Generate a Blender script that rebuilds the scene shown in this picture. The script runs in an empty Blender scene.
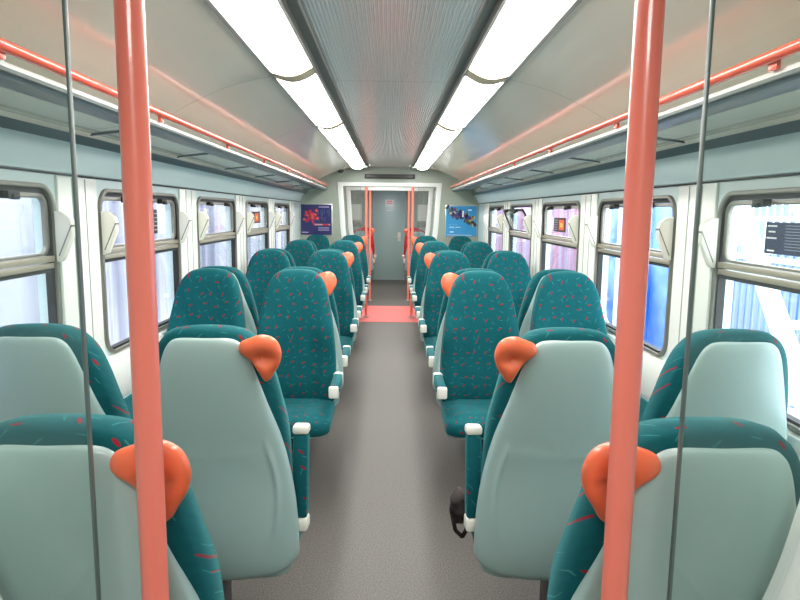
import bpy, bmesh, math, random
from mathutils import Vector, Matrix
random.seed(7)
PI = math.pi
SC = bpy.context.scene
COL = SC.collection
EZ = 1.53                                   # eye height above the aisle floor

# ---------------------------------------------------------------- camera
def setup_camera():
    F = Vector((-10.5, 88.0, -640.0)).normalized()
    N = Vector((-50.0, -4620.0, -640.0)); N = (N - F * N.dot(F)).normalized()
    U = -N; R = F.cross(U)
    M = Matrix((R, F, U)).to_4x4(); M.translation = (0, 0, EZ)
    cam = bpy.data.cameras.new('camera'); cam.sensor_width = 36; cam.sensor_fit = 'HORIZONTAL'
    cam.lens = 640 / 800 * 36; cam.clip_start = .02; cam.clip_end = 200
    o = bpy.data.objects.new('camera', cam); COL.objects.link(o); o.matrix_world = M
    SC.camera = o
setup_camera()
# ---------------------------------------------------------------- world and exposure
w = bpy.data.worlds.new('world'); SC.world = w; w.use_nodes = True
bg = w.node_tree.nodes['Background']
bg.inputs[0].default_value = (.84, .91, 1.0, 1); bg.inputs[1].default_value = 3.0
SC.view_settings.view_transform = 'Standard'; SC.view_settings.look = 'None'
SC.view_settings.gamma = 1; SC.view_settings.use_curve_mapping = False
SC.view_settings.exposure = 1.3
LAMP = 9.0                                  # strength of the ceiling light diffusers

# ---------------------------------------------------------------- materials
def lin(c):
    return tuple(((v / 255) / 12.92 if v / 255 <= .04045 else ((v / 255 + .055) / 1.055) ** 2.4) for v in c) + (1,)
def mat(name, rgb, rough=.5, metal=0, spec=.5, coat=0, noise=None, sheen=0, emit=None):
    m = bpy.data.materials.new(name); m.use_nodes = True
    nt = m.node_tree; b = nt.nodes['Principled BSDF']
    b.inputs['Base Color'].default_value = lin(rgb); b.inputs['Roughness'].default_value = rough
    b.inputs['Metallic'].default_value = metal; b.inputs['Specular IOR Level'].default_value = spec
    b.inputs['Coat Weight'].default_value = coat; b.inputs['Coat Roughness'].default_value = .08
    b.inputs['Sheen Weight'].default_value = sheen
    if emit:
        b.inputs['Emission Color'].default_value = (1, .985, .95, 1); b.inputs['Emission Strength'].default_value = emit
    if noise:                               # (scale, other colour, stretch vector)
        tc = nt.nodes.new('ShaderNodeTexCoord'); mp = nt.nodes.new('ShaderNodeMapping')
        n = nt.nodes.new('ShaderNodeTexNoise'); mx = nt.nodes.new('ShaderNodeMix'); mx.data_type = 'RGBA'
        rp = nt.nodes.new('ShaderNodeValToRGB'); rp.color_ramp.elements[0].position = .38; rp.color_ramp.elements[1].position = .62
        nt.links.new(tc.outputs['Object'], mp.inputs[0]); mp.inputs['Scale'].default_value = noise[2]
        nt.links.new(mp.outputs[0], n.inputs['Vector']); n.inputs['Scale'].default_value = noise[0]; n.inputs['Detail'].default_value = 4
        nt.links.new(n.outputs['Fac'], rp.inputs[0]); nt.links.new(rp.outputs[0], mx.inputs['Factor'])
        mx.inputs[6].default_value = lin(rgb); mx.inputs[7].default_value = lin(noise[1])
        nt.links.new(mx.outputs[2], b.inputs['Base Color'])
    return m

def glass_mat(name, tint=(1, 1, 1), ior=1.45, haze=0):
    m = bpy.data.materials.new(name); m.use_nodes = True
    nt = m.node_tree; nt.nodes.clear()
    out = nt.nodes.new('ShaderNodeOutputMaterial'); mix = nt.nodes.new('ShaderNodeMixShader')
    t = nt.nodes.new('ShaderNodeBsdfTransparent'); t.inputs[0].default_value = tint + (1,)
    g = nt.nodes.new('ShaderNodeBsdfGlossy'); g.inputs['Roughness'].default_value = .02
    lw = nt.nodes.new('ShaderNodeLayerWeight'); lw.inputs[0].default_value = .5
    pw = nt.nodes.new('ShaderNodeMath'); pw.operation = 'POWER'; nt.links.new(lw.outputs['Facing'], pw.inputs[0]); pw.inputs[1].default_value = 5
    f = nt.nodes.new('ShaderNodeMath'); f.operation = 'MULTIPLY_ADD'; nt.links.new(pw.outputs[0], f.inputs[0])
    f0 = ((ior - 1) / (ior + 1)) ** 2; f.inputs[1].default_value = (1 - f0) * .8; f.inputs[2].default_value = f0
    nt.links.new(f.outputs[0], mix.inputs[0]); nt.links.new(t.outputs[0], mix.inputs[1]); nt.links.new(g.outputs[0], mix.inputs[2])
    last = mix
    if haze:
        d = nt.nodes.new('ShaderNodeBsdfDiffuse'); d.inputs[0].default_value = (.8, .85, .85, 1)
        m2 = nt.nodes.new('ShaderNodeMixShader'); m2.inputs[0].default_value = haze
        nt.links.new(mix.outputs[0], m2.inputs[1]); nt.links.new(d.outputs[0], m2.inputs[2]); last = m2
    nt.links.new(last.outputs[0], out.inputs[0])
    return m

def fabric(name, base, base2, fleck, dash):
    m = bpy.data.materials.new(name); m.use_nodes = True
    nt = m.node_tree; L = nt.links.new; b = nt.nodes['Principled BSDF']
    b.inputs['Roughness'].default_value = .85; b.inputs['Specular IOR Level'].default_value = .25
    b.inputs['Sheen Weight'].default_value = .2; b.inputs['Sheen Roughness'].default_value = .4
    b.inputs['Sheen Tint'].default_value = lin((120, 210, 205)) if base[1] > base[0] else lin((230, 140, 140))
    uv = nt.nodes.new('ShaderNodeTexCoord')
    def layer(scale, a, c, off, spread, base_ang):
        mp = nt.nodes.new('ShaderNodeMapping'); mp.inputs['Location'].default_value = off; L(uv.outputs['UV'], mp.inputs[0])
        v = nt.nodes.new('ShaderNodeTexVoronoi'); v.voronoi_dimensions = '2D'; v.inputs['Scale'].default_value = scale
        v.inputs['Randomness'].default_value = .55; L(mp.outputs[0], v.inputs['Vector'])
        s = nt.nodes.new('ShaderNodeVectorMath'); s.operation = 'SUBTRACT'; L(mp.outputs[0], s.inputs[0]); L(v.outputs['Position'], s.inputs[1])
        sep = nt.nodes.new('ShaderNodeSeparateColor'); L(v.outputs['Color'], sep.inputs[0])
        ma = nt.nodes.new('ShaderNodeMath'); ma.operation = 'MULTIPLY_ADD'; L(sep.outputs[0], ma.inputs[0]); ma.inputs[1].default_value = spread; ma.inputs[2].default_value = base_ang
        r = nt.nodes.new('ShaderNodeVectorRotate'); r.rotation_type = 'Z_AXIS'; L(s.outputs[0], r.inputs['Vector']); L(ma.outputs[0], r.inputs['Angle'])
        k = nt.nodes.new('ShaderNodeVectorMath'); k.operation = 'MULTIPLY'; L(r.outputs[0], k.inputs[0]); k.inputs[1].default_value = (1 / a, 1 / c, 0)
        ln = nt.nodes.new('ShaderNodeVectorMath'); ln.operation = 'LENGTH'; L(k.outputs[0], ln.inputs[0])
        lt = nt.nodes.new('ShaderNodeMath'); lt.operation = 'LESS_THAN'; L(ln.outputs['Value'], lt.inputs[0]); lt.inputs[1].default_value = 1
        return lt.outputs[0]
    n = nt.nodes.new('ShaderNodeTexNoise'); n.inputs['Scale'].default_value = 60; L(uv.outputs['UV'], n.inputs['Vector'])
    m0 = nt.nodes.new('ShaderNodeMix'); m0.data_type = 'RGBA'; L(n.outputs[0], m0.inputs[0]); m0.inputs[6].default_value = lin(base); m0.inputs[7].default_value = lin(base2)
    m1 = nt.nodes.new('ShaderNodeMix'); m1.data_type = 'RGBA'; L(layer(19, .0115, .0016, (.013, .02, 0), 2.4, -1.2), m1.inputs[0]); L(m0.outputs[2], m1.inputs[6]); m1.inputs[7].default_value = lin(dash)
    m2 = nt.nodes.new('ShaderNodeMix'); m2.data_type = 'RGBA'; L(layer(15.5, .0105, .0036, (.3, .3, 0), 1.6, -1.3), m2.inputs[0]); L(m1.outputs[2], m2.inputs[6]); m2.inputs[7].default_value = lin(fleck)
    L(m2.outputs[2], b.inputs['Base Color'])
    return m

M = dict(
    cloth=fabric('teal_cloth', (0, 74, 80), (2, 92, 98), (136, 26, 42), (44, 118, 120)),
    redcloth=fabric('red_cloth', (150, 28, 36), (176, 40, 46), (190, 60, 70), (120, 20, 30)),
    shell=mat('pale_shell_plastic', (166, 191, 187), .32, coat=.25),
    cream=mat('cream_plastic', (232, 230, 218), .35),
    dark=mat('dark_metal', (42, 42, 42), .5),
    handle=mat('orange_plastic', (240, 112, 72), .38, coat=.2),
    pole=mat('coral_painted_metal', (255, 134, 116), .3, coat=.5),
    rail=mat('coral_rail', (244, 98, 70), .2, coat=.6),
    wallc=mat('cream_wall_panel', (240, 242, 234), .4, coat=.1),
    wallt=mat('pale_teal_wall', (212, 230, 228), .4, coat=.15),
    skirt=mat('teal_lower_wall', (18, 104, 108), .8),
    cove=mat('beige_gloss_panel', (240, 228, 208), .15, coat=.5),
    rib=mat('ribbed_aluminium', (226, 226, 220), .2, metal=.3),
    slot=mat('dark_slot', (136, 134, 126), .4),
    alum=mat('aluminium', (214, 214, 208), .25, metal=.4),
    darkprof=mat('dark_grey_profile', (86, 100, 104), .35),
    frame=mat('window_frame_grey', (132, 130, 120), .35, metal=.3),
    gasket=mat('black_rubber', (34, 34, 34), .6),
    midrail=mat('bronze_grey_rail', (178, 170, 150), .3, metal=.3),
    bulk=mat('grey_green_panel', (158, 168, 154), .4, coat=.1),
    white=mat('white_painted_frame', (232, 236, 232), .3, coat=.2),
    floor=mat('speckled_floor', (60, 56, 52), .5, noise=(150, (98, 92, 86), (1, 1, 1))),
    mat_red=mat('coral_floor', (214, 96, 92), .6, noise=(200, (230, 120, 114), (1, 1, 1))),
    edge=mat('glass_edge_trim', (96, 112, 108), .35),
    lamp=mat('lit_diffuser', (255, 255, 250), .4, emit=LAMP),
    lampf=mat('lamp_divider', (196, 184, 154), .6),
    display=mat('led_display', (38, 36, 34), .3),
    bag=mat('black_bag_cloth', (22, 18, 18), .8, noise=(30, (48, 36, 34), (1, 1, 1))),
    stkblue=mat('navy_sticker', (38, 52, 84), .4), stkblack=mat('black_sticker', (36, 24, 26), .4),
    stkorange=mat('orange_print', (240, 92, 40), .5), stkyel=mat('yellow_print', (255, 190, 70), .5),
    ink=mat('white_print', (235, 238, 240), .5), inkg=mat('grey_print', (150, 162, 176), .5),
    conc=mat('streaked_wall', (192, 189, 198), .9, noise=(1.4, (124, 122, 142), (1, 2.6, .12))),
    blue=mat('blue_hoarding', (46, 98, 184), .5, noise=(1.1, (130, 168, 226), (1, .8, 1.2))),
    pink=mat('pink_banner', (150, 84, 112), .6, noise=(1.5, (150, 140, 168), (1, 3, .3))),
    ground=mat('platform_paving', (222, 222, 224), .8),
    steel=mat('white_painted_steel', (238, 242, 246), .4),
    glass=glass_mat('window_glass', (.97, .985, .98)),
    screen=glass_mat('screen_glass', (.955, .975, .965), 1.5, haze=.018),
    shelf=glass_mat('rack_glass', (.86, .90, .87), 1.6, haze=.14),
)

# ---------------------------------------------------------------- helpers
def empty(name, loc=(0, 0, 0), rz=0):
    o = bpy.data.objects.new(name, None); COL.objects.link(o); o.location = loc; o.rotation_euler = (0, 0, rz)
    o.empty_display_size = .1
    return o
def tag(o, label=None, cat=None, group=None, kind=None):
    if label: o['label'] = label
    if cat: o['category'] = cat
    if group: o['group'] = group
    if kind: o['kind'] = kind
    return o
def finish(me, m, ang=.6):
    if not isinstance(m, (list, tuple)): m = [m]
    for x in m: me.materials.append(x)
    for p in me.polygons: p.use_smooth = True
    me.set_sharp_from_angle(angle=ang)
    return me
def link(name, me, parent=None, loc=None, rot=None):
    o = bpy.data.objects.new(name, me); COL.objects.link(o); o.parent = parent
    if loc: o.location = loc
    if rot: o.rotation_euler = rot
    return o
def bm_box(bm, c, s, bev=0, rot=None, mi=0):
    r = bmesh.ops.create_cube(bm, size=1)
    vs = r['verts']
    bmesh.ops.scale(bm, vec=s, verts=vs)
    fs = {f for v in vs for f in v.link_faces}
    for f in fs: f.material_index = mi
    if bev:
        es = list({e for v in vs for e in v.link_edges})
        g = bmesh.ops.bevel(bm, geom=es, offset=bev, segments=2, affect='EDGES', profile=.5)
        vs = list({v for f in g['faces'] for v in f.verts} | {v for v in vs if v.is_valid})
        for f in g['faces']: f.material_index = mi
    if rot: bmesh.ops.rotate(bm, cent=(0, 0, 0), matrix=rot, verts=vs)
    bmesh.ops.translate(bm, vec=c, verts=vs)
def bm_tube(bm, p0, p1, r0, r1=None, seg=20):
    p0, p1 = Vector(p0), Vector(p1); r1 = r0 if r1 is None else r1
    q = (p1 - p0).to_track_quat('Z', 'Y').to_matrix().to_4x4(); q.translation = (p0 + p1) / 2
    bmesh.ops.create_cone(bm, cap_ends=True, segments=seg, radius1=r0, radius2=r1, depth=(p1 - p0).length, matrix=q)
def from_bm(bm, name, m):
    me = bpy.data.meshes.new(name); bm.to_mesh(me); bm.free(); return finish(me, m)
def boxes(name, lst, m, parent=None, bev=.002):
    bm = bmesh.new()
    for b in lst: bm_box(bm, b[0], b[1], b[2] if len(b) > 2 else bev, b[3] if len(b) > 3 else None, b[4] if len(b) > 4 else 0)
    return link(name, from_bm(bm, name, m), parent)
def tube(name, pts, r, m, parent=None, seg=20):
    bm = bmesh.new()
    for a, b in zip(pts, pts[1:]): bm_tube(bm, a, b, r, seg=seg)
    return link(name, from_bm(bm, name, m), parent)
def shape_mesh(name, loops, depth, m, fn, bev=0):
    """a filled 2-D outline (holes allowed) given thickness; fn maps (a, b, c) to metres"""
    cu = bpy.data.curves.new('tmp', 'CURVE'); cu.dimensions = '2D'; cu.fill_mode = 'BOTH'
    cu.extrude = depth / 2 - bev; cu.bevel_depth = bev; cu.offset = -bev; cu.bevel_resolution = 1
    for lp in loops:
        sp = cu.splines.new('POLY'); sp.points.add(len(lp) - 1); sp.use_cyclic_u = True
        for p, (a, b) in zip(sp.points, lp): p.co = (a, b, 0, 1)
    o = bpy.data.objects.new('tmp', cu); COL.objects.link(o)
    dg = bpy.context.evaluated_depsgraph_get(); dg.update()
    me = bpy.data.meshes.new_from_object(o.evaluated_get(dg))
    bpy.data.objects.remove(o); bpy.data.curves.remove(cu)
    me.name = name; me.materials.clear()
    for v in me.vertices: v.co = fn(*v.co)
    bm = bmesh.new(); bm.from_mesh(me); bmesh.ops.remove_doubles(bm, verts=bm.verts, dist=1e-5)
    bmesh.ops.recalc_face_normals(bm, faces=bm.faces); bm.to_mesh(me); bm.free()
    return finish(me, m, .5)
def rrect(a0, a1, b0, b1, r, n=8):
    out = []
    for ca, cb, s in ((a1 - r, b1 - r, 0), (a0 + r, b1 - r, 1), (a0 + r, b0 + r, 2), (a1 - r, b0 + r, 3)):
        for k in range(n + 1):
            t = (s + k / n) * PI / 2; out.append((ca + r * math.cos(t), cb + r * math.sin(t)))
    return out
def smooth_loop(pts, n=6, closed=True):
    """Catmull-Rom through points"""
    out = []; N = len(pts)
    for i in range(N if closed else N - 1):
        g = lambda j: Vector(pts[j % N] if closed else pts[max(0, min(N - 1, j))])
        p0, p1, p2, p3 = g(i - 1), g(i), g(i + 1), g(i + 2)
        for k in range(n):
            t = k / n
            out.append(tuple(.5 * ((2 * p1) + (p2 - p0) * t + (2 * p0 - 5 * p1 + 4 * p2 - p3) * t * t + (3 * p1 - p0 - 3 * p2 + p3) * t ** 3)))
    if not closed: out.append(tuple(pts[-1]))
    return out
def pillow(name, outline, c, tf, tb, p, m, fn, rings=(1, .985, .96, .92, .86, .78, .66, .5, .3, .12), pin=None):
    """closed padded body: outline (a, b), centre c, front and back thickness; fn(a, b, d) -> xyz"""
    V = []; Fc = []; UV = []; n = len(outline)
    def ring(s, sign):
        T = tf if sign > 0 else tb
        d = sign * T * (max(0, 1 - s ** p)) ** (1 / p)
        st = len(V)
        for a, b in outline:
            aa, bb = c[0] + (a - c[0]) * s, c[1] + (b - c[1]) * s
            V.append(fn(aa, bb, d)); UV.append((aa, bb + d * .8))
        return st
    def strip(s0, s1, flip):
        for i in range(n):
            j = (i + 1) % n
            f = (s0 + i, s0 + j, s1 + j, s1 + i); Fc.append(f[::-1] if flip else f)
    s_edge = ring(1, 1)
    for sign in (1, -1):
        prev = s_edge
        for s in rings[1:]:
            cur = ring(s, sign); strip(prev, cur, sign < 0); prev = cur
        T = tf if sign > 0 else tb
        V.append(fn(c[0], c[1], sign * T)); UV.append(c); k = len(V) - 1
        for i in range(n):
            f = (prev + i, prev + (i + 1) % n, k); Fc.append(f[::-1] if sign < 0 else f)
    me = bpy.data.meshes.new(name); me.from_pydata([tuple(v) for v in V], [], Fc)
    ul = me.uv_layers.new(name='UVMap')
    for l in me.loops: ul.data[l.index].uv = UV[l.vertex_index]
    bm = bmesh.new(); bm.from_mesh(me); bmesh.ops.recalc_face_normals(bm, faces=bm.faces); bm.to_mesh(me); bm.free()
    return finish(me, m, 1.2)
def loft(name, prof, y0, y1, m, parent=None, thick=.0, closed=False):
    """profile [(x, z)] extruded along Y, given a thickness upward/outward by solidify"""
    me = bpy.data.meshes.new(name); n = len(prof)
    V = [(x, y0, z) for x, z in prof] + [(x, y1, z) for x, z in prof]
    Fc = [(i, i + 1, n + i + 1, n + i) for i in range(n - 1)]
    if closed:
        Fc.append((n - 1, 0, n, 2 * n - 1)); Fc.append(tuple(range(n))); Fc.append(tuple(range(2 * n - 1, n - 1, -1)))
    me.from_pydata(V, [], Fc)
    bm = bmesh.new(); bm.from_mesh(me); bmesh.ops.recalc_face_normals(bm, faces=bm.faces)
    bm.to_mesh(me); bm.free(); finish(me, m, .7)
    return link(name, me, parent)

# ================================================================ THE SHELL OF THE CARRIAGE
WX = 1.28                                   # inner face of the side walls
Y0, YS, YE, YV, YB = -1.6, .86, 9.26, 11.04, 14.5   # rear end, near screen, far screen, second screen, end wall
struct = lambda o: tag(o, kind='structure')
struct(boxes('floor', [((0, (Y0 + YB) / 2, -.03), (2.7, YB - Y0 + .2, .06))], M['floor'], bev=0))
struct(boxes('floor_panel_vestibule', [((0, (8.85 + 10.4) / 2, .0015), (2.5, 1.55, .003))], M['mat_red'], bev=0))
WIN = [1.42 + 1.44 * i for i in range(5)] + [11.45, 12.9]
WW, WZ0, WZ1 = 1.05, .87, 1.615
for sx, side in ((-1, 'left'), (1, 'right')):
    loops = [[(Y0, 0), (YB, 0), (YB, 1.68), (Y0, 1.68)]] + [rrect(y, y + WW, WZ0, WZ1, .09) for y in WIN]
    loops.append(rrect(9.75, 10.55, .9, 1.6, .08))
    struct(link('wall_' + side, shape_mesh('wall_' + side, loops, .07, M['wallt'], lambda a, b, c, sx=sx: (sx * (WX + .035 + c), a, b))))
    # cream pillar covers between the windows
    for i in range(6):
        a = WIN[i] - .36 if i < 5 else WIN[4] + WW + .03
        b = a + .33
        if i == 0: a, b = YS + .03, WIN[0] - .03
        if i == 5: b = a + .36
        me = shape_mesh('trim', [[(a, .62), (b, .62), (b, 1.655), (a, 1.655)]], .012, M['wallc'], lambda q, r, c, sx=sx: (sx * (WX - .007 + c), q, r), bev=.004)
        struct(link('trim_%d' % (i + 1 + (sx > 0) * 10), me))
        struct(boxes('trim_%d' % (i + 30 + (sx > 0) * 10), [((sx * (WX - .0135), a + .11, 1.14), (.004, .006, 1.02)), ((sx * (WX - .0135), b - .11, 1.14), (.004, .004, 1.02))], M['bulk'], bev=0))
    # sill ledge, teal lower wall and heater casing
    struct(loft('sill_' + side, [(sx * (WX - .001), .86), (sx * (WX - .03), .855), (sx * (WX - .036), .84), (sx * (WX - .02), .66), (sx * (WX - .004), .63)], YS + .02, YE - .03, M['wallc']))
    struct(boxes('baseboard_' + side, [((sx * (WX - .006), (YS + YE) / 2, .31), (.012, YE - YS - .06, .62))], M['skirt'], bev=0))
    # sloped panel over the windows, groove, cove
    struct(loft('trim_upper_' + side, [(sx * 1.195, 1.785), (sx * 1.21, 1.772), (sx * 1.24, 1.735), (sx * 1.262, 1.69), (sx * 1.27, 1.668), (sx * 1.285, 1.664)], YS + .02, YE - .02, M['wallt']))
    struct(boxes('trim_groove_' + side, [((sx * 1.277, (YS + YE) / 2, 1.661), (.012, YE - YS - .05, .006))], M['gasket'], bev=0))
    cp = smooth_loop([(.525, 2.118), (.62, 2.098), (.74, 2.062), (.88, 1.998), (1.0, 1.93), (1.10, 1.862), (1.175, 1.80)], 4, False)
    cuts = [YS + .02, 1.25, 2.94, 4.63, 6.32, 8.01, 8.78]
    bm = bmesh.new()
    for a, b in zip(cuts, cuts[1:]):
        for (x0, z0), (x1, z1) in zip(cp, cp[1:]):
            vs = [bm.verts.new(v) for v in ((sx * x0, a + .0015, z0), (sx * x1, a + .0015, z1), (sx * x1, b - .0015, z1), (sx * x0, b - .0015, z0))]
            bm.faces.new(vs)
    bmesh.ops.remove_doubles(bm, verts=bm.verts, dist=1e-5); bmesh.ops.recalc_face_normals(bm, faces=bm.faces)
    struct(link('ceiling_cove_' + side, from_bm(bm, 'cove', M['cove'])))
    # backing above the cove (closes the roof)
    struct(boxes('ceiling_backing_' + side, [((sx * .93, (YS + 8.78) / 2, 2.16), (.85, 8.78 - YS, .02)), ((sx * 1.30, (Y0 + YB) / 2, 1.93), (.03, YB - Y0, .5))], M['gasket'], bev=0))
# ribbed centre panels, one row with joints
bm = bmesh.new(); cuts = [YS + .02, 1.4, 3.2, 5.0, 6.8, 8.6, 9.2]
for a, b in zip(cuts, cuts[1:]):
    N = 41; pr = []
    for i in range(N):
        x = -.272 + .544 * i / N; s = .544 / N
        pr += [(x, 2.156), (x + s * .3, 2.156), (x + s * .45, 2.1525), (x + s * .85, 2.1525)]
    pr.append((.272, 2.156))
    va = [bm.verts.new((x, a + .002, z)) for x, z in pr]; vb = [bm.verts.new((x, b - .002, z)) for x, z in pr]
    for i in range(len(pr) - 1): bm.faces.new((va[i], va[i + 1], vb[i + 1], vb[i]))
struct(link('ceiling', from_bm(bm, 'ceiling', M['rib'])))
struct(boxes('ceiling_void', [((0, (YS + 9.2) / 2, 2.2), (1.2, 9.2 - YS, .02))], M['gasket'], bev=0))
for sx, side in ((-1, 'left'), (1, 'right')):
    struct(loft('trim_slot_' + side, [(sx * .272, 2.150), (sx * .279, 2.146), (sx * .283, 2.165), (sx * .322, 2.165), (sx * .326, 2.142), (sx * .337, 2.142)], YS + .02, 9.2, M['slot']))
    struct(loft('trim_lamp_edge_' + side, [(sx * .508, 2.128), (sx * .512, 2.116), (sx * .527, 2.113), (sx * .53, 2.122)], YS + .02, 9.0, M['slot']))
# lower ceiling of the ends
struct(boxes('ceiling_end_near', [((0, (Y0 + YS) / 2, 2.17), (2.6, YS - Y0, .03))], M['bulk'], bev=0))
struct(boxes('ceiling_end_far', [((-.79, 9.02, 2.14), (.98, .48, .03)), ((.79, 9.02, 2.14), (.98, .48, .03)), ((0, (YE + YB) / 2, 2.15), (2.6, YB - YE, .03)),
    ((0, 9.225, 2.15), (.66, .06, .03))], M['bulk'], bev=0))
struct(boxes('wall_far_sides', [((-1.2, 9.01, 1.97), (.04, .46, .34)), ((1.2, 9.01, 1.97), (.04, .46, .34))], M['bulk'], bev=0))
struct(boxes('wall_near_end', [((0, Y0 - .02, 1.1), (2.6, .04, 2.2))], M['bulk'], bev=0))

# ================================================================ WINDOWS
ORD = ['nearest', 'second', 'third', 'fourth', 'farthest']
wn = 0
def wbar(sx, y0, y1, z0, z1, x0, x1):       # box on the wall given ranges; x measured inward from the wall face
    return ((sx * (WX - (x0 + x1) / 2), (y0 + y1) / 2, (z0 + z1) / 2), (abs(x1 - x0), y1 - y0, z1 - z0))
def window(sx, y, open_=False, full=True):
    global wn; wn += 1
    R = tag(empty('window_%d' % wn, (0, 0, 0)), kind='structure')
    f = lambda x: (lambda a, b, c: (sx * (WX - x + c), a, b))
    o = link('window_frame', shape_mesh('window_frame', [rrect(y - .006, y + WW + .006, WZ0 - .006, WZ1 + .006, .096), rrect(y + .012, y + WW - .012, WZ0 + .012, WZ1 - .012, .08)], .022, M['frame'], f(.004), bev=.004), R)
    link('gasket', shape_mesh('gasket', [rrect(y + .012, y + WW - .012, WZ0 + .012, WZ1 - .012, .08), rrect(y + .022, y + WW - .022, WZ0 + .022, WZ1 - .022, .07)], .03, M['gasket'], f(-.012)), R)
    boxes('mid_rail', [wbar(sx, y + .02, y + WW - .02, 1.305, 1.325, -.02, .008), wbar(sx, y + .02, y + WW - .02, 1.33, 1.352, -.02, .012)], M['midrail'], R)
    boxes('mid_seal', [wbar(sx, y + .02, y + WW - .02, 1.290, 1.305, -.02, .002)], M['gasket'], R, 0)
    boxes('lower_pane', [wbar(sx, y + .02, y + WW - .02, WZ0 + .02, 1.295, -.026, -.020)], M['glass'], R, 0)
    # hopper: frame and pane, hinged at its foot
    hz0, hz1 = 1.352, 1.585
    hinge = empty('hopper', (sx * WX, 0, hz0)); hinge.parent = R
    if open_: hinge.rotation_euler = (0, -sx * math.radians(24), 0)
    def hf(a, b, c): return (sx * (-.0 + c + .010), a, b - hz0)
    link('hopper_frame', shape_mesh('hopper_frame', [rrect(y + .024, y + WW - .024, hz0 + .002, hz1, .05), rrect(y + .044, y + WW - .044, hz0 + .012, hz1 - .018, .035)], .018, M['frame'] if not open_ else M['gasket'], hf, bev=.003), hinge)
    link('upper_pane', shape_mesh('upper_pane', [rrect(y + .05, y + WW - .05, hz0 + .016, hz1 - .02, .035)], .006, M['glass'], hf), hinge)
    bxs = []
    for k in (.27, .73):
        yy = y + WW * k
        bxs = [((sx * -.012, yy, .222), (.03, .07, .026)), ((sx * -.028, yy, .215), (.018, .035, .018))]
        boxes('catch', bxs, M['gasket'], hinge, .003)
    boxes('top_seal', [wbar(sx, y + .07, y + WW - .07, hz1 + .001, WZ1 - .02, -.02, .0)], M['dark'], R, 0)
    # cheek guards at both sides of the hopper
    for yy in (y + .002, y + WW - .002):
        d = 1 if yy > y + .5 else -1
        pts = [(.004, 1.52), (.03, 1.52), (.062, 1.495), (.068, 1.475), (.068, 1.43), (.026, 1.335), (.012, 1.328), (.004, 1.328)]
        o = link('cheek_guard', shape_mesh('cheek_guard', [pts], .034, M['cream'], lambda a, b, c, yy=yy, d=d: (sx * (WX - a - .012), yy + d * .0 + c, b), bev=.004), R)
        boxes('guard_slot', [((sx * (WX - .054), yy + .0, 1.41), (.005, .0352, .13), 0, Matrix.Rotation(-sx * .42, 3, 'Y'))], M['frame'], o, 0)
    return R
wins = {}
for sx in (-1, 1):
    for i, y in enumerate(WIN[:5]): wins[(sx, i)] = window(sx, y, open_=(sx > 0 and i == 3))
    for y in WIN[5:]: window(sx, y)
# vestibule doors; the unseen near pair is windowless to keep glare off the screens
dn = 0
for sx in (-1, 1):
    for (a, b, z0, z1) in ((-1.1, -.1, 0, 0), (9.75, 10.55, .9, 1.6)):
        dn += 1
        D = tag(empty('door_%d' % dn), kind='structure')
        f = lambda a_, b_, c, sx=sx: (sx * (WX - .012 + c), a_, b_)
        link('door_leaf', shape_mesh('door_leaf', [rrect(a - .13, b + .13, .02, 1.66, .02)] + ([rrect(a, b, z0, z1, .09)] if z1 else []), .02, M['shell'], f, bev=.003), D)
        if not z1: continue
        link('door_seal', shape_mesh('door_seal', [rrect(a, b, z0, z1, .09), rrect(a + .02, b - .02, z0 + .02, z1 - .02, .07)], .03, M['gasket'], lambda p, q, c, sx=sx: (sx * (WX + .005 + c), p, q)), D)
        boxes('pane', [((sx * (WX + .01), (a + b) / 2, (z0 + z1) / 2), (.006, b - a - .03, z1 - z0 - .03))], M['glass'], D, 0)

# stickers on the window glass
def sticker(sx, y0, y1, z0, z1, kind, lab):
    x = sx * (WX + .0015 if kind else WX + .0015)
    yc, zc, h, wd = (y0 + y1) / 2, (z0 + z1) / 2, z1 - z0, y1 - y0
    L = [((x, yc, zc), (.001, wd, h), 0, None, 0)]
    xi = x - sx * .0008; k0 = .05 if sx < 0 else -.16
    if kind == 'blue':
        for k, q in enumerate((.88, .70, .50, .10)): L.append(((xi, y1 - wd * .12, z0 + h * q), (.0006, wd * (.17, .12, .18, .13)[k], h * .05), 0, None, 1))
        for k in range(9): L.append(((xi, y0 + wd * (.36 + .02 * (k % 3)), z0 + h * (.90 - k * .092)), (.0006, wd * (.58 - .05 * (k % 3)), h * .022), 0, None, 2))
        ms = [M['stkblue'], M['ink'], M['inkg']]
    else:
        L.append(((xi, yc + wd * k0, zc), (.0006, wd * .42, h * .72), 0, None, 1))
        L.append(((xi - sx * .0004, yc + wd * k0, zc - h * .02), (.0006, wd * .2, h * .3), 0, None, 2))
        for k in range(5): L.append(((xi, yc + wd * (.3 if k0 < 0 else .42), z0 + h * (.15 + .17 * k)), (.0006, wd * .25, h * .05), 0, None, 3))
        ms = [M['stkblack'], M['stkorange'], M['stkyel'], M['inkg']]
    return tag(boxes('window_sticker', L, ms, bev=0), lab, 'sticker')
sticker(1, 1.86, 2.17, 1.405, 1.51, 'blue', 'navy blue notice with pale text lines on nearest right-hand window')
sticker(1, 4.66, 5.0, 1.395, 1.50, 0, 'black and orange sticker on the third right-hand window from the front')
sticker(-1, 3.36, 3.58, 1.40, 1.53, 0, 'black and orange sticker on the second left-hand window, beside the coral pole')
sticker(-1, 6.05, 6.42, 1.41, 1.52, 0, 'black and orange sticker on the small fourth left-hand window')

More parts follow.
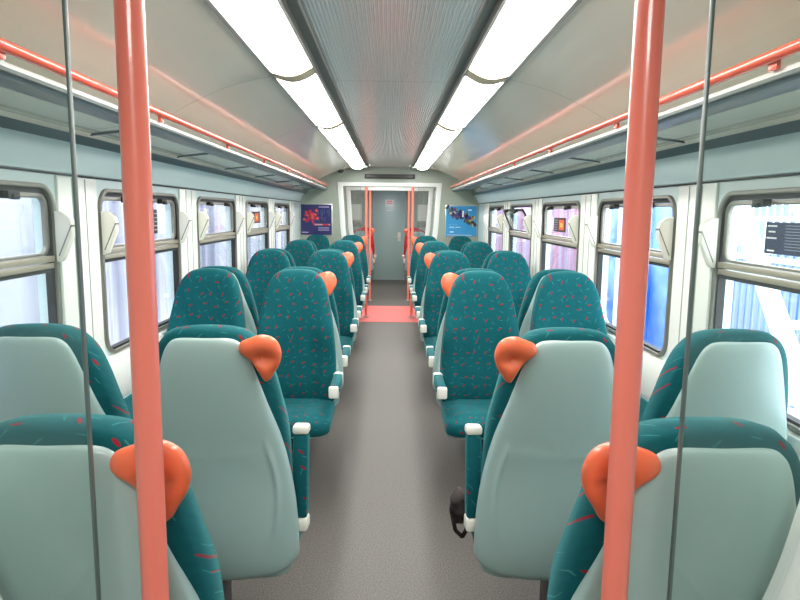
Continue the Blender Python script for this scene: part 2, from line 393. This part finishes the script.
# ================================================================ SCREENS, POLES, END WALLS
inner = smooth_loop([(.43, .74), (.50, .82), (.56, .95), (.595, 1.07), (.625, 1.25), (.645, 1.55), (.668, 1.89)], 4, False)
outer = smooth_loop([(.43, .66), (.56, .76), (.635, .93), (.665, 1.07), (.70, 1.25), (.718, 1.55), (.745, 1.945)], 4, False)
def partition(Y, near):
    nm = {YS: 'near', YE: 'far', YV: 'inner'}[Y]
    L = [(-WX, 0), (-.43, 0)] + [(-x, z) for x, z in outer] + [(x, z) for x, z in reversed(outer)] + [(.43, 0), (WX, 0), (WX, 2.16), (-WX, 2.16)]
    struct(link('wall_' + nm + '_screen', shape_mesh('partition', [L], .03, M['bulk'], lambda a, b, c: (a, Y + c, b))))
    ring = [(-x, z) for x, z in outer] + [(x, z) for x, z in reversed(outer)] + [(x, z) for x, z in inner] + [(-x, z) for x, z in reversed(inner)]
    struct(link('trim_' + nm + '_arch', shape_mesh('arch', [ring], .05, M['white'], lambda a, b, c: (a, Y + c, b), bev=.006)))
    for sx, s in ((-1, 'left'), (1, 'right')):
        ph = {'near': 'nearest the camera', 'far': 'at the far end of the saloon', 'inner': 'beyond the far vestibule'}[nm]
        root = tag(empty('glass_screen', (0, Y, 0)), 'clear glass draught screen %s, %s side of the aisle' % (ph, s), 'glass screen')
        g = [(sx * .413, 1.9), (sx * .413, .735)] + [(sx * (x - .0), z) for x, z in inner[1:]]
        link('glass_pane', shape_mesh('pane', [g], .008, M['screen'], lambda a, b, c: (a, c, b)), root)
        boxes('edge_trim', [((sx * .413, 0, 1.28), (.004, .0085, 1.23))], M['edge'], root, .001)
        p = tag(empty('grab_pole', (sx * .332, Y, 0)), 'coral vertical grab pole %s, %s side of the aisle' % (ph, s), 'pole', 'coral vertical grab poles')
        tube('pole_tube', [(0, 0, .01), (0, 0, 1.9)], .0185, M['pole'], p, 32)
        bm = bmesh.new(); bm_tube(bm, (0, 0, .003), (0, 0, .02), .042, .038, 28)
        link('base_flange', from_bm(bm, 'base_flange', M['alum']), p)
        if Y != YS:
            for z in (1.12, .85):
                boxes('bracket', [((sx * .045, 0, z), (.05, .016, .03))], M['handle'], p, .005)
for Y in (YS, YE, YV): partition(Y, Y == YS)
for sx in (-1, 1):                          # cream half-height cabinets by the far doors
    pass
# end wall and its door
struct(boxes('wall_end', [((-.86, YB + .02, 1.08), (.96, .04, 2.16)), ((.86, YB + .02, 1.08), (.96, .04, 2.16)), ((0, YB + .02, 2.12), (.8, .04, .1))], M['bulk'], bev=0))
D = tag(empty('door_9', (0, YB, 0)), kind='structure')
boxes('door_leaf', [((0, .02, 1.0315), (.70, .035, 2.057))], M['shell'], D, .004)
boxes('door_frame', [((-.365, 0, 1.04), (.03, .05, 2.08)), ((.365, 0, 1.04), (.03, .05, 2.08)), ((0, 0, 2.08), (.76, .05, .03))], M['bulk'], D, .004)
boxes('door_sign', [((.0, -.001, 1.74), (.19, .004, .13)), ((.0, -.0035, 1.765), (.12, .002, .02), 0, None, 1), ((.0, -.0035, 1.725), (.14, .002, .02), 0, None, 1)], [M['ink'], M['stkorange']], D, 0)
boxes('door_lettering', [((.0, -.001, 1.56), (.16, .002, .012))], M['ink'], D, 0)
boxes('handle_plate', [((.22, -.004, .98), (.07, .012, .2)), ((.2, -.03, .98), (.09, .02, .025))], M['cream'], D, .004)
for sx, s in ((-1, 'left'), (1, 'right')):
    o = tag(empty('wall_cabinet', (sx * .84, YB, 0)), 'cream panel on the far end wall, %s of the grey-green door' % s, 'panel')
    boxes('cream_panel', [((0, -.012, 1.52), (.42, .02, .36))], M['cream'], o, .004)
    boxes('dark_band', [((0, -.012, 1.26), (.42, .02, .13))], M['frame'], o, .003)
# LED display and security camera over the far opening
o = tag(empty('passenger_display', (0, YE - .04, 2.03)), 'long dark passenger information display over the far doorway', 'display')
boxes('casing', [((0, 0, 0), (.71, .05, .058))], M['gasket'], o, .004)
boxes('screen', [((0, -.026, 0), (.66, .003, .036))], M['display'], o, 0)
o = tag(empty('security_camera', (-.68, 9.02, 2.125)), 'small dark dome security camera on the ceiling by the far left corner', 'security camera')
bm = bmesh.new(); bm_tube(bm, (0, 0, -.018), (0, 0, 0), .062, .066, 24); link('mount', from_bm(bm, 'mount', M['white']), o)
bm = bmesh.new(); bmesh.ops.create_uvsphere(bm, u_segments=20, v_segments=10, radius=.048); bmesh.ops.translate(bm, vec=(0, 0, -.02), verts=bm.verts)
link('dome', from_bm(bm, 'dome', M['gasket']), o)
# posters
def poster(x, mats, lab, fnq):
    w_, h_ = .44, .43; z = 1.41
    L = [((x, YE - .02, z), (w_ + .02, .008, h_ + .02), .002, None, 0), ((x, YE - .0255, z), (w_, .003, h_), 0, None, 1)]
    for q in fnq(): L.append(((x + q[0] * w_, YE - .0275 - q[5] * .0004, z + q[1] * h_), (q[2] * w_, .0012, q[3] * h_), 0, Matrix.Rotation(q[6] if len(q) > 6 else 0, 3, 'Y'), q[4]))
    return tag(boxes('poster', L, mats, bev=0), lab, 'poster')
pm = lambda n, c: mat('poster_' + n, c, .35)
def left_art():
    r = random.Random(3); out = []
    for k in range(46):
        a, d = r.uniform(0, 2 * PI), min(.26, abs(r.gauss(0, .15)))
        out.append((-.2 + d * math.cos(a), .12 + d * math.sin(a) * 1.2, r.uniform(.05, .1), r.uniform(.05, .1), r.choice((2, 2, 3)), k % 5, r.uniform(0, 3)))
    for k in range(16): out.append((r.uniform(.05, .44), r.uniform(0, .38), .03, r.uniform(.05, .18), 4, 0, r.uniform(-.3, .3)))
    out += [(.25, .42, .34, .03, 5, 1), (.2, -.16, .5, .05, 6, 1), (.3, -.16, .2, .05, 2, 2), (.24, -.27, .36, .025, 5, 1), (.24, -.34, .36, .025, 5, 1), (-.36, -.42, .2, .03, 5, 1)]
    return out
poster(-1.045, [M['alum'], pm('navy', (44, 44, 100)), pm('red', (190, 40, 62)), pm('rose', (214, 84, 96)), pm('slate', (64, 84, 134)), pm('lilac', (180, 170, 214)), pm('tan', (190, 150, 160))],
       'navy poster with a red shape and pale text lines, far end left', left_art)
def right_art():
    r = random.Random(5); out = []
    for k in range(95):
        t = r.uniform(-.48, .48)
        out.append((t, .18 - t * .42 + r.uniform(-.15, .13), r.uniform(.04, .09), r.uniform(.06, .14), r.choice((2, 2, 3, 4, 5)), k % 7, r.uniform(-.4, .4)))
    out += [(.05, .24, .045, .2, 6, 8), (.28, .37, .12, .04, 6, 1), (-.3, -.36, .12, .03, 6, 1), (-.3, -.2, .16, .015, 6, 1), (-.1, -.2, .16, .015, 6, 1), (-.05, -.46, .8, .015, 6, 1)]
    for k in range(6): out.append((-.36 + .1 * (k % 3), -.12 - .1 * (k // 3), .07, .012, 7, 1))
    return out
poster(1.03, [M['alum'], pm('sky', (52, 150, 206)), pm('ink', (40, 48, 84)), pm('plum', (92, 66, 130)), pm('olive', (98, 110, 70)), pm('buff', (200, 180, 130)), pm('paper', (232, 240, 246)), pm('pale', (120, 190, 228))],
       'sky blue poster with a dark diagonal crowd of figures, far end right', right_art)

# ================================================================ CEILING LIGHTS
cuts = [YS + .03, 1.25, 2.94, 4.63, 6.32, 8.01, 9.0]
for sx, s in ((-1, 'left'), (1, 'right')):
    for i, (a, b) in enumerate(zip(cuts, cuts[1:])):
        word = ['first', 'second', 'third', 'fourth', 'fifth', 'sixth'][i]
        o = tag(empty('ceiling_light', (sx * .42, (a + b) / 2, 2.14)), 'glowing white ceiling light panel, %s from the front in the %s row' % (word, s), 'ceiling light', 'long diffuser lights in the ceiling')
        pr = []
        for k in range(13):
            t = k / 12; x = .336 + .174 * t; z = 2.148 + (2.122 - 2.148) * t - .026 * math.sin(PI * t)
            pr.append((sx * (x - .42), z - 2.14))
        pr2 = pr + [(pr[-1][0], .04), (pr[0][0], .04)]
        hl = (b - a) / 2
        loft('diffuser', pr2, -hl + .066, hl - .066, M['lamp'], o, closed=True)
        pr3 = [(x, z - .003) for x, z in pr] + [(pr[-1][0], .045), (pr[0][0], .045)]
        loft('divider', pr3, hl - .065, hl + .065, M['lampf'], o, closed=True)
for (x, y, lab) in ((0, -.6, 'round'), (0, 10.1, ''), (0, 12.8, '')):  # unseen fill lights added to brighten both ends of the carriage
    o = tag(empty('ceiling_light', (x, y, 2.14)), {-.6: 'unseen flat white fill light added above the near vestibule behind the glass screens', 10.1: 'unseen flat white fill light added above the far red-floored vestibule', 12.8: 'unseen flat white fill light added above the red seats at the end'}[y], 'ceiling light')
    boxes('fill_light_frame', [((0, 0, -.004), (.66, .86, .02))], M['white'], o, .004)
    boxes('diffuser', [((0, 0, -.017), (.6, .8, .008))], M['lamp'], o, .002)

# ================================================================ LUGGAGE RACKS
for sx, s in ((-1, 'left'), (1, 'right')):
    o = tag(empty('luggage_rack', (0, 0, 0)), 'glass overhead luggage rack with coral rail along the %s wall' % s, 'luggage rack')
    ya, yb = YS + .03, YE - .03
    tube('rail', [(sx * .862, ya, 1.888), (sx * .862, yb, 1.888)], .0145, M['rail'], o, 24)
    loft('front_profile', [(sx * x, z) for x, z in ((.876, 1.848), (.879, 1.860), (.890, 1.862), (.90, 1.855), (.945, 1.852), (.945, 1.843), (.90, 1.840), (.882, 1.841))], ya, yb, M['alum'], o, closed=True)
    loft('front_underside', [(sx * x, z) for x, z in ((.890, 1.8395), (.905, 1.8375), (.960, 1.842), (.966, 1.828), (.92, 1.822), (.895, 1.830))], ya, yb, M['darkprof'], o, closed=True)
    loft('glass_shelf', [(sx * x, z) for x, z in ((.945, 1.849), (1.175, 1.822), (1.175, 1.815), (.945, 1.842))], ya, yb, M['shelf'], o, closed=True)
    loft('rear_profile', [(sx * x, z) for x, z in ((1.165, 1.828), (1.2, 1.815), (1.205, 1.780), (1.195, 1.775), (1.17, 1.802))], ya, yb, M['darkprof'], o, closed=True)
    for k in range(8):
        y = 1.5 + 1.02 * k
        bm = bmesh.new()
        bm_box(bm, (sx * .872, y, 1.869), (.012, .034, .022), .003)
        bmm = link('rail_bracket', from_bm(bm, 'rail_bracket', M['rail']), o)
        if k % 2 == 0 or True:
            bm = bmesh.new(); bm_box(bm, (sx * 1.065, y + .05, 1.826), (.235, .022, .008), .002, None)
            me = from_bm(bm, 'cross_bar', M['darkprof'])
            for v in me.vertices: v.co.z += -(abs(v.co.x) - 1.065) * .117
            link('cross_bar', me, o)

# ================================================================ SEATS
HANDLE_PTS = [(.098, 1.128), (.107, 1.148), (.13, 1.158), (.158, 1.168), (.188, 1.164), (.209, 1.146), (.218, 1.115), (.212, 1.083), (.196, 1.056), (.182, 1.034), (.168, 1.030), (.152, 1.056), (.130, 1.092), (.106, 1.112)]
lean = lambda z: (z - 1.2) * .15 if z > .8 else -.06 + (z - .8) * .06
def halfloop(pts):                          # (halfwidth, z) from top centre to bottom centre -> closed loop
    r = [(a, b) for a, b in pts]; l = [(-a, b) for a, b in reversed(pts) if a > 0]
    return smooth_loop(r + l, 4)
CL = halfloop([(0, 1.204), (.07, 1.199), (.115, 1.182), (.15, 1.141), (.172, 1.085), (.192, 1.0), (.208, .90), (.220, .78), (.226, .66), (.225, .54), (.210, .46), (.10, .45), (0, .45)])
SH = halfloop([(0, 1.176), (.065, 1.175), (.098, 1.163), (.120, 1.13), (.140, 1.07), (.163, .99), (.188, .90), (.212, .80), (.230, .70), (.240, .60), (.243, .51), (.240, .45), (.20, .415), (.14, .405), (0, .403)])
def sstep(a, b, x):
    t = max(0, min(1, (x - a) / (b - a))); return t * t * (3 - 2 * t)
_c = {}
def seat_meshes(side, armup, cl):
    key = (side, armup, cl)
    if key in _c: return _c[key]
    d = {}
    def f_cl(x, z, q):                      # q>0 towards the sitter (local -Y)
        if q < 0: q *= .70 + .30 * sstep(.80, .98, z)
        y = lean(z) - .015 - q - .9 * x * x * sstep(.6, .9, z)
        y += -.022 * sstep(.10, .16, abs(x)) * (1 - sstep(.85, 1.0, z)) * (1 if q > 0 else 0) + .010 * sstep(.55, .75, z) * (1 - sstep(.75, .95, z)) * (1 if q > 0 else 0)
        if q > 0: y += .008 * math.exp(-((abs(x) - .115) / .006) ** 2) * (1 - sstep(.82, .95, z))
        return (x, y, z)
    d['backrest'] = pillow('backrest', CL, (0, .85), .075, .057, 4.2, M[cl], f_cl)
    def f_sh(x, z, q):
        y = lean(z) + .012 - q - .7 * x * x
        if q < 0:
            y += .022 * (1 - sstep(.45, .80, z)) * (1 - (x / .26) ** 2) - .007 * sstep(.80, .86, z) * (1 - (x / .25) ** 4)
            y += .010 * sstep(.7, .9, z)
            y += .007 * math.exp(-((abs(x) - (.190 - .9 * (z - .66) ** 2)) / .008) ** 2) * sstep(.50, .58, z) * (1 - sstep(.80, .86, z))
        return (x, y, z)
    d['back_shell'] = pillow('back_shell', SH, (0, .80), .02, .036, 4.5, M['shell'], f_sh, rings=[1, .99, .975, .955, .935] + [.915 - .018 * k for k in range(22)] + [.45, .3, .12])
    co = rrect(-.222, .222, -.53, -.085, .07, 6)
    d['seat_cushion'] = pillow('seat_cushion', co, (0, -.29), .062, .05, 4, M[cl], lambda x, y, q: (x, y, .43 + q - .012 * math.exp(-(x / .15) ** 2 - ((y + .25) / .15) ** 2) + (0.0 if y > -.45 else -.006)))
    co2 = rrect(-.215, .215, -.50, -.10, .07, 6)
    d['seat_pan'] = pillow('seat_pan', co2, (0, -.27), .03, .03, 4, M['shell'], lambda x, y, q: (x, y, .39 + q))
    bm = bmesh.new(); px = -.085 * (side or 1); bm_box(bm, (px, -.26, .175), (.08, .26, .34), .01); bm_box(bm, (px, -.26, .012), (.14, .42, .024), .006)
    d['pedestal'] = from_bm(bm, 'pedestal', M['dark'])
    if side:
        hp = smooth_loop([(side * a, b + .017) for a, b in HANDLE_PTS], 4)
        def f_h(x, z, q):
            ax = abs(x); y = lean(z) + .034 - q
            if q < 0: y -= .024 * math.exp(-((ax - .168) / .026) ** 2 - ((z - 1.118) / .017) ** 2)
            y -= .02 * sstep(.13, .08, ax) if False else 0
            return (x, y, z)
        d['grab_handle'] = pillow('grab_handle', hp, (side * .158, 1.127),   .032, .024, 2.4, M['handle'], f_h)
    # armrest, built along its length then laid down or raised
    A = side if side else 1
    def armmesh(lst, m):
        bm = bmesh.new()
        for c, s, b in lst: bm_box(bm, c, s, b)
        R_ = Matrix.Rotation(0 if not armup else -(PI / 2 - .15), 4, 'X')
        bmesh.ops.transform(bm, matrix=Matrix.Translation((A * (.226 if armup and armup != 2 else .24), lean(.6) - .01 - (.08 if armup else .05), .515 if armup else .605)) @ R_, verts=bm.verts)
        uvl = bm.loops.layers.uv.new('UVMap')
        for f in bm.faces:
            for l in f.loops: l[uvl].uv = (l.vert.co.x + l.vert.co.y, l.vert.co.z + l.vert.co.y * .5)
        return from_bm(bm, 'arm', m)
    d['arm_pad'] = armmesh([((0, -.17, .0), (.048, .27, .058), .010)], M[cl])
    d['arm_tip'] = armmesh([((0, -.318, .0), (.052, .03, .062), .009)], M['cream'])
    d['arm_pivot'] = armmesh([((0, -.015, -.004), (.052, .045, .066), .009)], M['cream'])
    _c[key] = d
    return d
def seat(cx, Y, away, aisle, armup, label, group, cl='cloth', arm=True):
    root = tag(empty('train_seat', (cx, Y, 0), PI if away else 0), label, 'seat', group)
    a = (1 if cx < 0 else -1) * (-1 if away else 1)
    d = seat_meshes(a, armup, cl)
    for k in ('backrest', 'back_shell', 'seat_cushion', 'seat_pan', 'pedestal') + (('grab_handle',) if aisle else ()):
        link(k, d[k], root)
    if arm:
        pad = link('armrest', d['arm_pad'], root)
        link('arm_tip', d['arm_tip'], pad); link('arm_pivot', d['arm_pivot'], pad)
AX, WXC = .520, 1.014
G = 'teal patterned train seats'
for sx, s in ((-1, 'left'), (1, 'right')):
    seat(sx * AX, .965, True, True, False, 'pale-shelled teal aisle seat on the %s, nearest to the camera behind the glass screen' % s, G, arm=False)
    seat(sx * AX, 1.80, True, True, 2, 'pale-shelled teal aisle seat on the %s facing away, second from the camera' % s, G)
    seat(sx * WXC, 1.80, True, False, True, 'pale-shelled teal window seat on the %s facing away, beside the nearest window' % s, G, arm=False)
    for i, Y in enumerate((3.66, 5.50, 7.33, 9.12)):
        r = ['first', 'second', 'third', 'last'][i]
        seat(sx * AX, Y, False, True, False, 'teal red-flecked aisle seat on the %s, %s row facing the camera' % (s, r), G)
        seat(sx * WXC, Y, False, False, True, 'teal red-flecked window seat on the %s, %s row facing the camera' % (s, r), G, arm=(i < 3))
        if i < 3:
            seat(sx * AX, Y + .12, True, None, False, 'teal %s aisle seat facing away, back to back with %s camera-facing row' % (s, r), G)
            seat(sx * WXC, Y + .12, True, False, True, 'teal %s window seat facing away, back to back with %s camera-facing row' % (s, r), G, arm=False)
    for Y, aw, t in ((12.0, True, 'facing away, just beyond the far vestibule'), (13.9, False, 'facing the camera, against the far end wall')):
        seat(sx * .535, Y, aw, True, False, 'red aisle seat on the %s %s' % (s, t), 'red train seats at the far end', 'redcloth')
        seat(sx * 1.03, Y, aw, False, False, 'red window seat on the %s %s' % (s, t), 'red train seats at the far end', 'redcloth', arm=False)
# dark bag hanging over the edge of the right aisle seat
o = tag(empty('bag', (.275, 2.09, .50)), 'crumpled black bag on the second right aisle seat, peeking past the armrest', 'bag')
bo = smooth_loop([(-.085, .10), (-.05, .135), (.02, .13), (.10, .09), (.12, .0), (.09, -.10), (.0, -.02), (-.06, -.05), (-.095, .02)], 4)
def f_bag(x, z, q):
    n = .010 * math.sin(x * 70 + z * 40) + .008 * math.sin(z * 95 - x * 30)
    return (x + n * .6, q + n, z + n * .4)
o.scale = (.62, .62, .62)
link('bag_body', pillow('bag_body', bo, (.02, .04), .08, .08, 2.5, M['bag'], f_bag), o)
tube('strap', [(-.07, .02, .08), (-.085, .01, .02), (-.06, 0, -.10), (-.02, 0, -.14), (.02, 0, -.06)], .012, M['bag'], o, 10)

# ================================================================ OUTSIDE
struct(boxes('ground', [((6.0, 10, -.35), (9.0, 60, .1)), ((-4, 10, -.95), (5.3, 60, .1))], M['ground'], bev=0))
tag(boxes('trackside_wall', [((-2.75, 10, 1.2), (.3, 50, 4.4), .02)] + [((-2.59, y * 2.4 - 6, 1.2), (.03, .12, 4.38), .004) for y in range(14)], M['conc']), 'pale streaked wall outside the left-hand windows', 'wall')
h = tag(empty('hoarding', (3.5, 0, -.3)), 'blue hoarding outside the right-hand windows', 'hoarding')
for k in range(3, 7):
    boxes('panel', [((0, 4.6 + k * 1.1, 1.2), (.05, 1.08, 2.5))], M['blue'], h, .004)
    boxes('post', [((-.05, 4.06 + k * 1.1, 1.2), (.06, .07, 2.5))], M['steel'] if k % 2 else M['blue'], h, .004)
h = tag(empty('hoarding', (3.6, 0, -.3)), 'pink and lilac hoarding outside the third right-hand window', 'hoarding')
for k in range(9): boxes('panel', [((0, 12.3 + k * 1.1, 1.2), (.05, 1.08, 2.5))], M['pink'], h, .004)
h = tag(empty('stair', (2.7, 0, -.3)), 'white steel footbridge stair outside the nearest right-hand window', 'stair')
def beam(name, a, b, wd, dp, m, par):
    a, b = Vector(a), Vector(b); L = (b - a).length
    bm = bmesh.new(); bm_box(bm, (0, 0, 0), (dp, wd, L), .004)
    q = Matrix.Rotation(-math.atan2((b - a).y, (b - a).z), 4, 'X'); q.translation = (a + b) / 2
    bmesh.ops.transform(bm, matrix=q, verts=bm.verts); return link(name, from_bm(bm, name, m), par)
beam('stringer', (0, 3.45, 0), (0, 5.75, 2.9), .16, .06, M['steel'], h)
beam('stringer', (.5, 3.45, 0), (.5, 5.75, 2.9), .16, .06, M['steel'], h)
for k in range(12):
    t = (k + .5) / 12
    boxes('step', [((.25, 3.45 + 2.3 * t, 2.9 * t), (.5, .22, .03))], M['steel'], h, .003)
r_ = tag(empty('railing', (3.27, 0, -.3)), 'white railing with thin upright bars beside the footbridge stair', 'railing')
boxes('rail', [((.1, 4.9, z), (.05, 4.4, .05)) for z in (.3, 1.45, 2.0, 2.35)], M['steel'], r_, .004)
boxes('uprights', [((.1, 2.8 + .11 * k, 1.3), (.03, .035, 2.1)) for k in range(39)], M['inkg'], r_, 0)
h = tag(empty('hoarding', (4.4, 0, -.3)), 'low blue hoarding behind the white stair and railing', 'hoarding')
for k in range(5): boxes('panel', [((0, 3.0 + k * 1.3, .7), (.05, 1.28, 1.5))], M['blue'], h, .004)
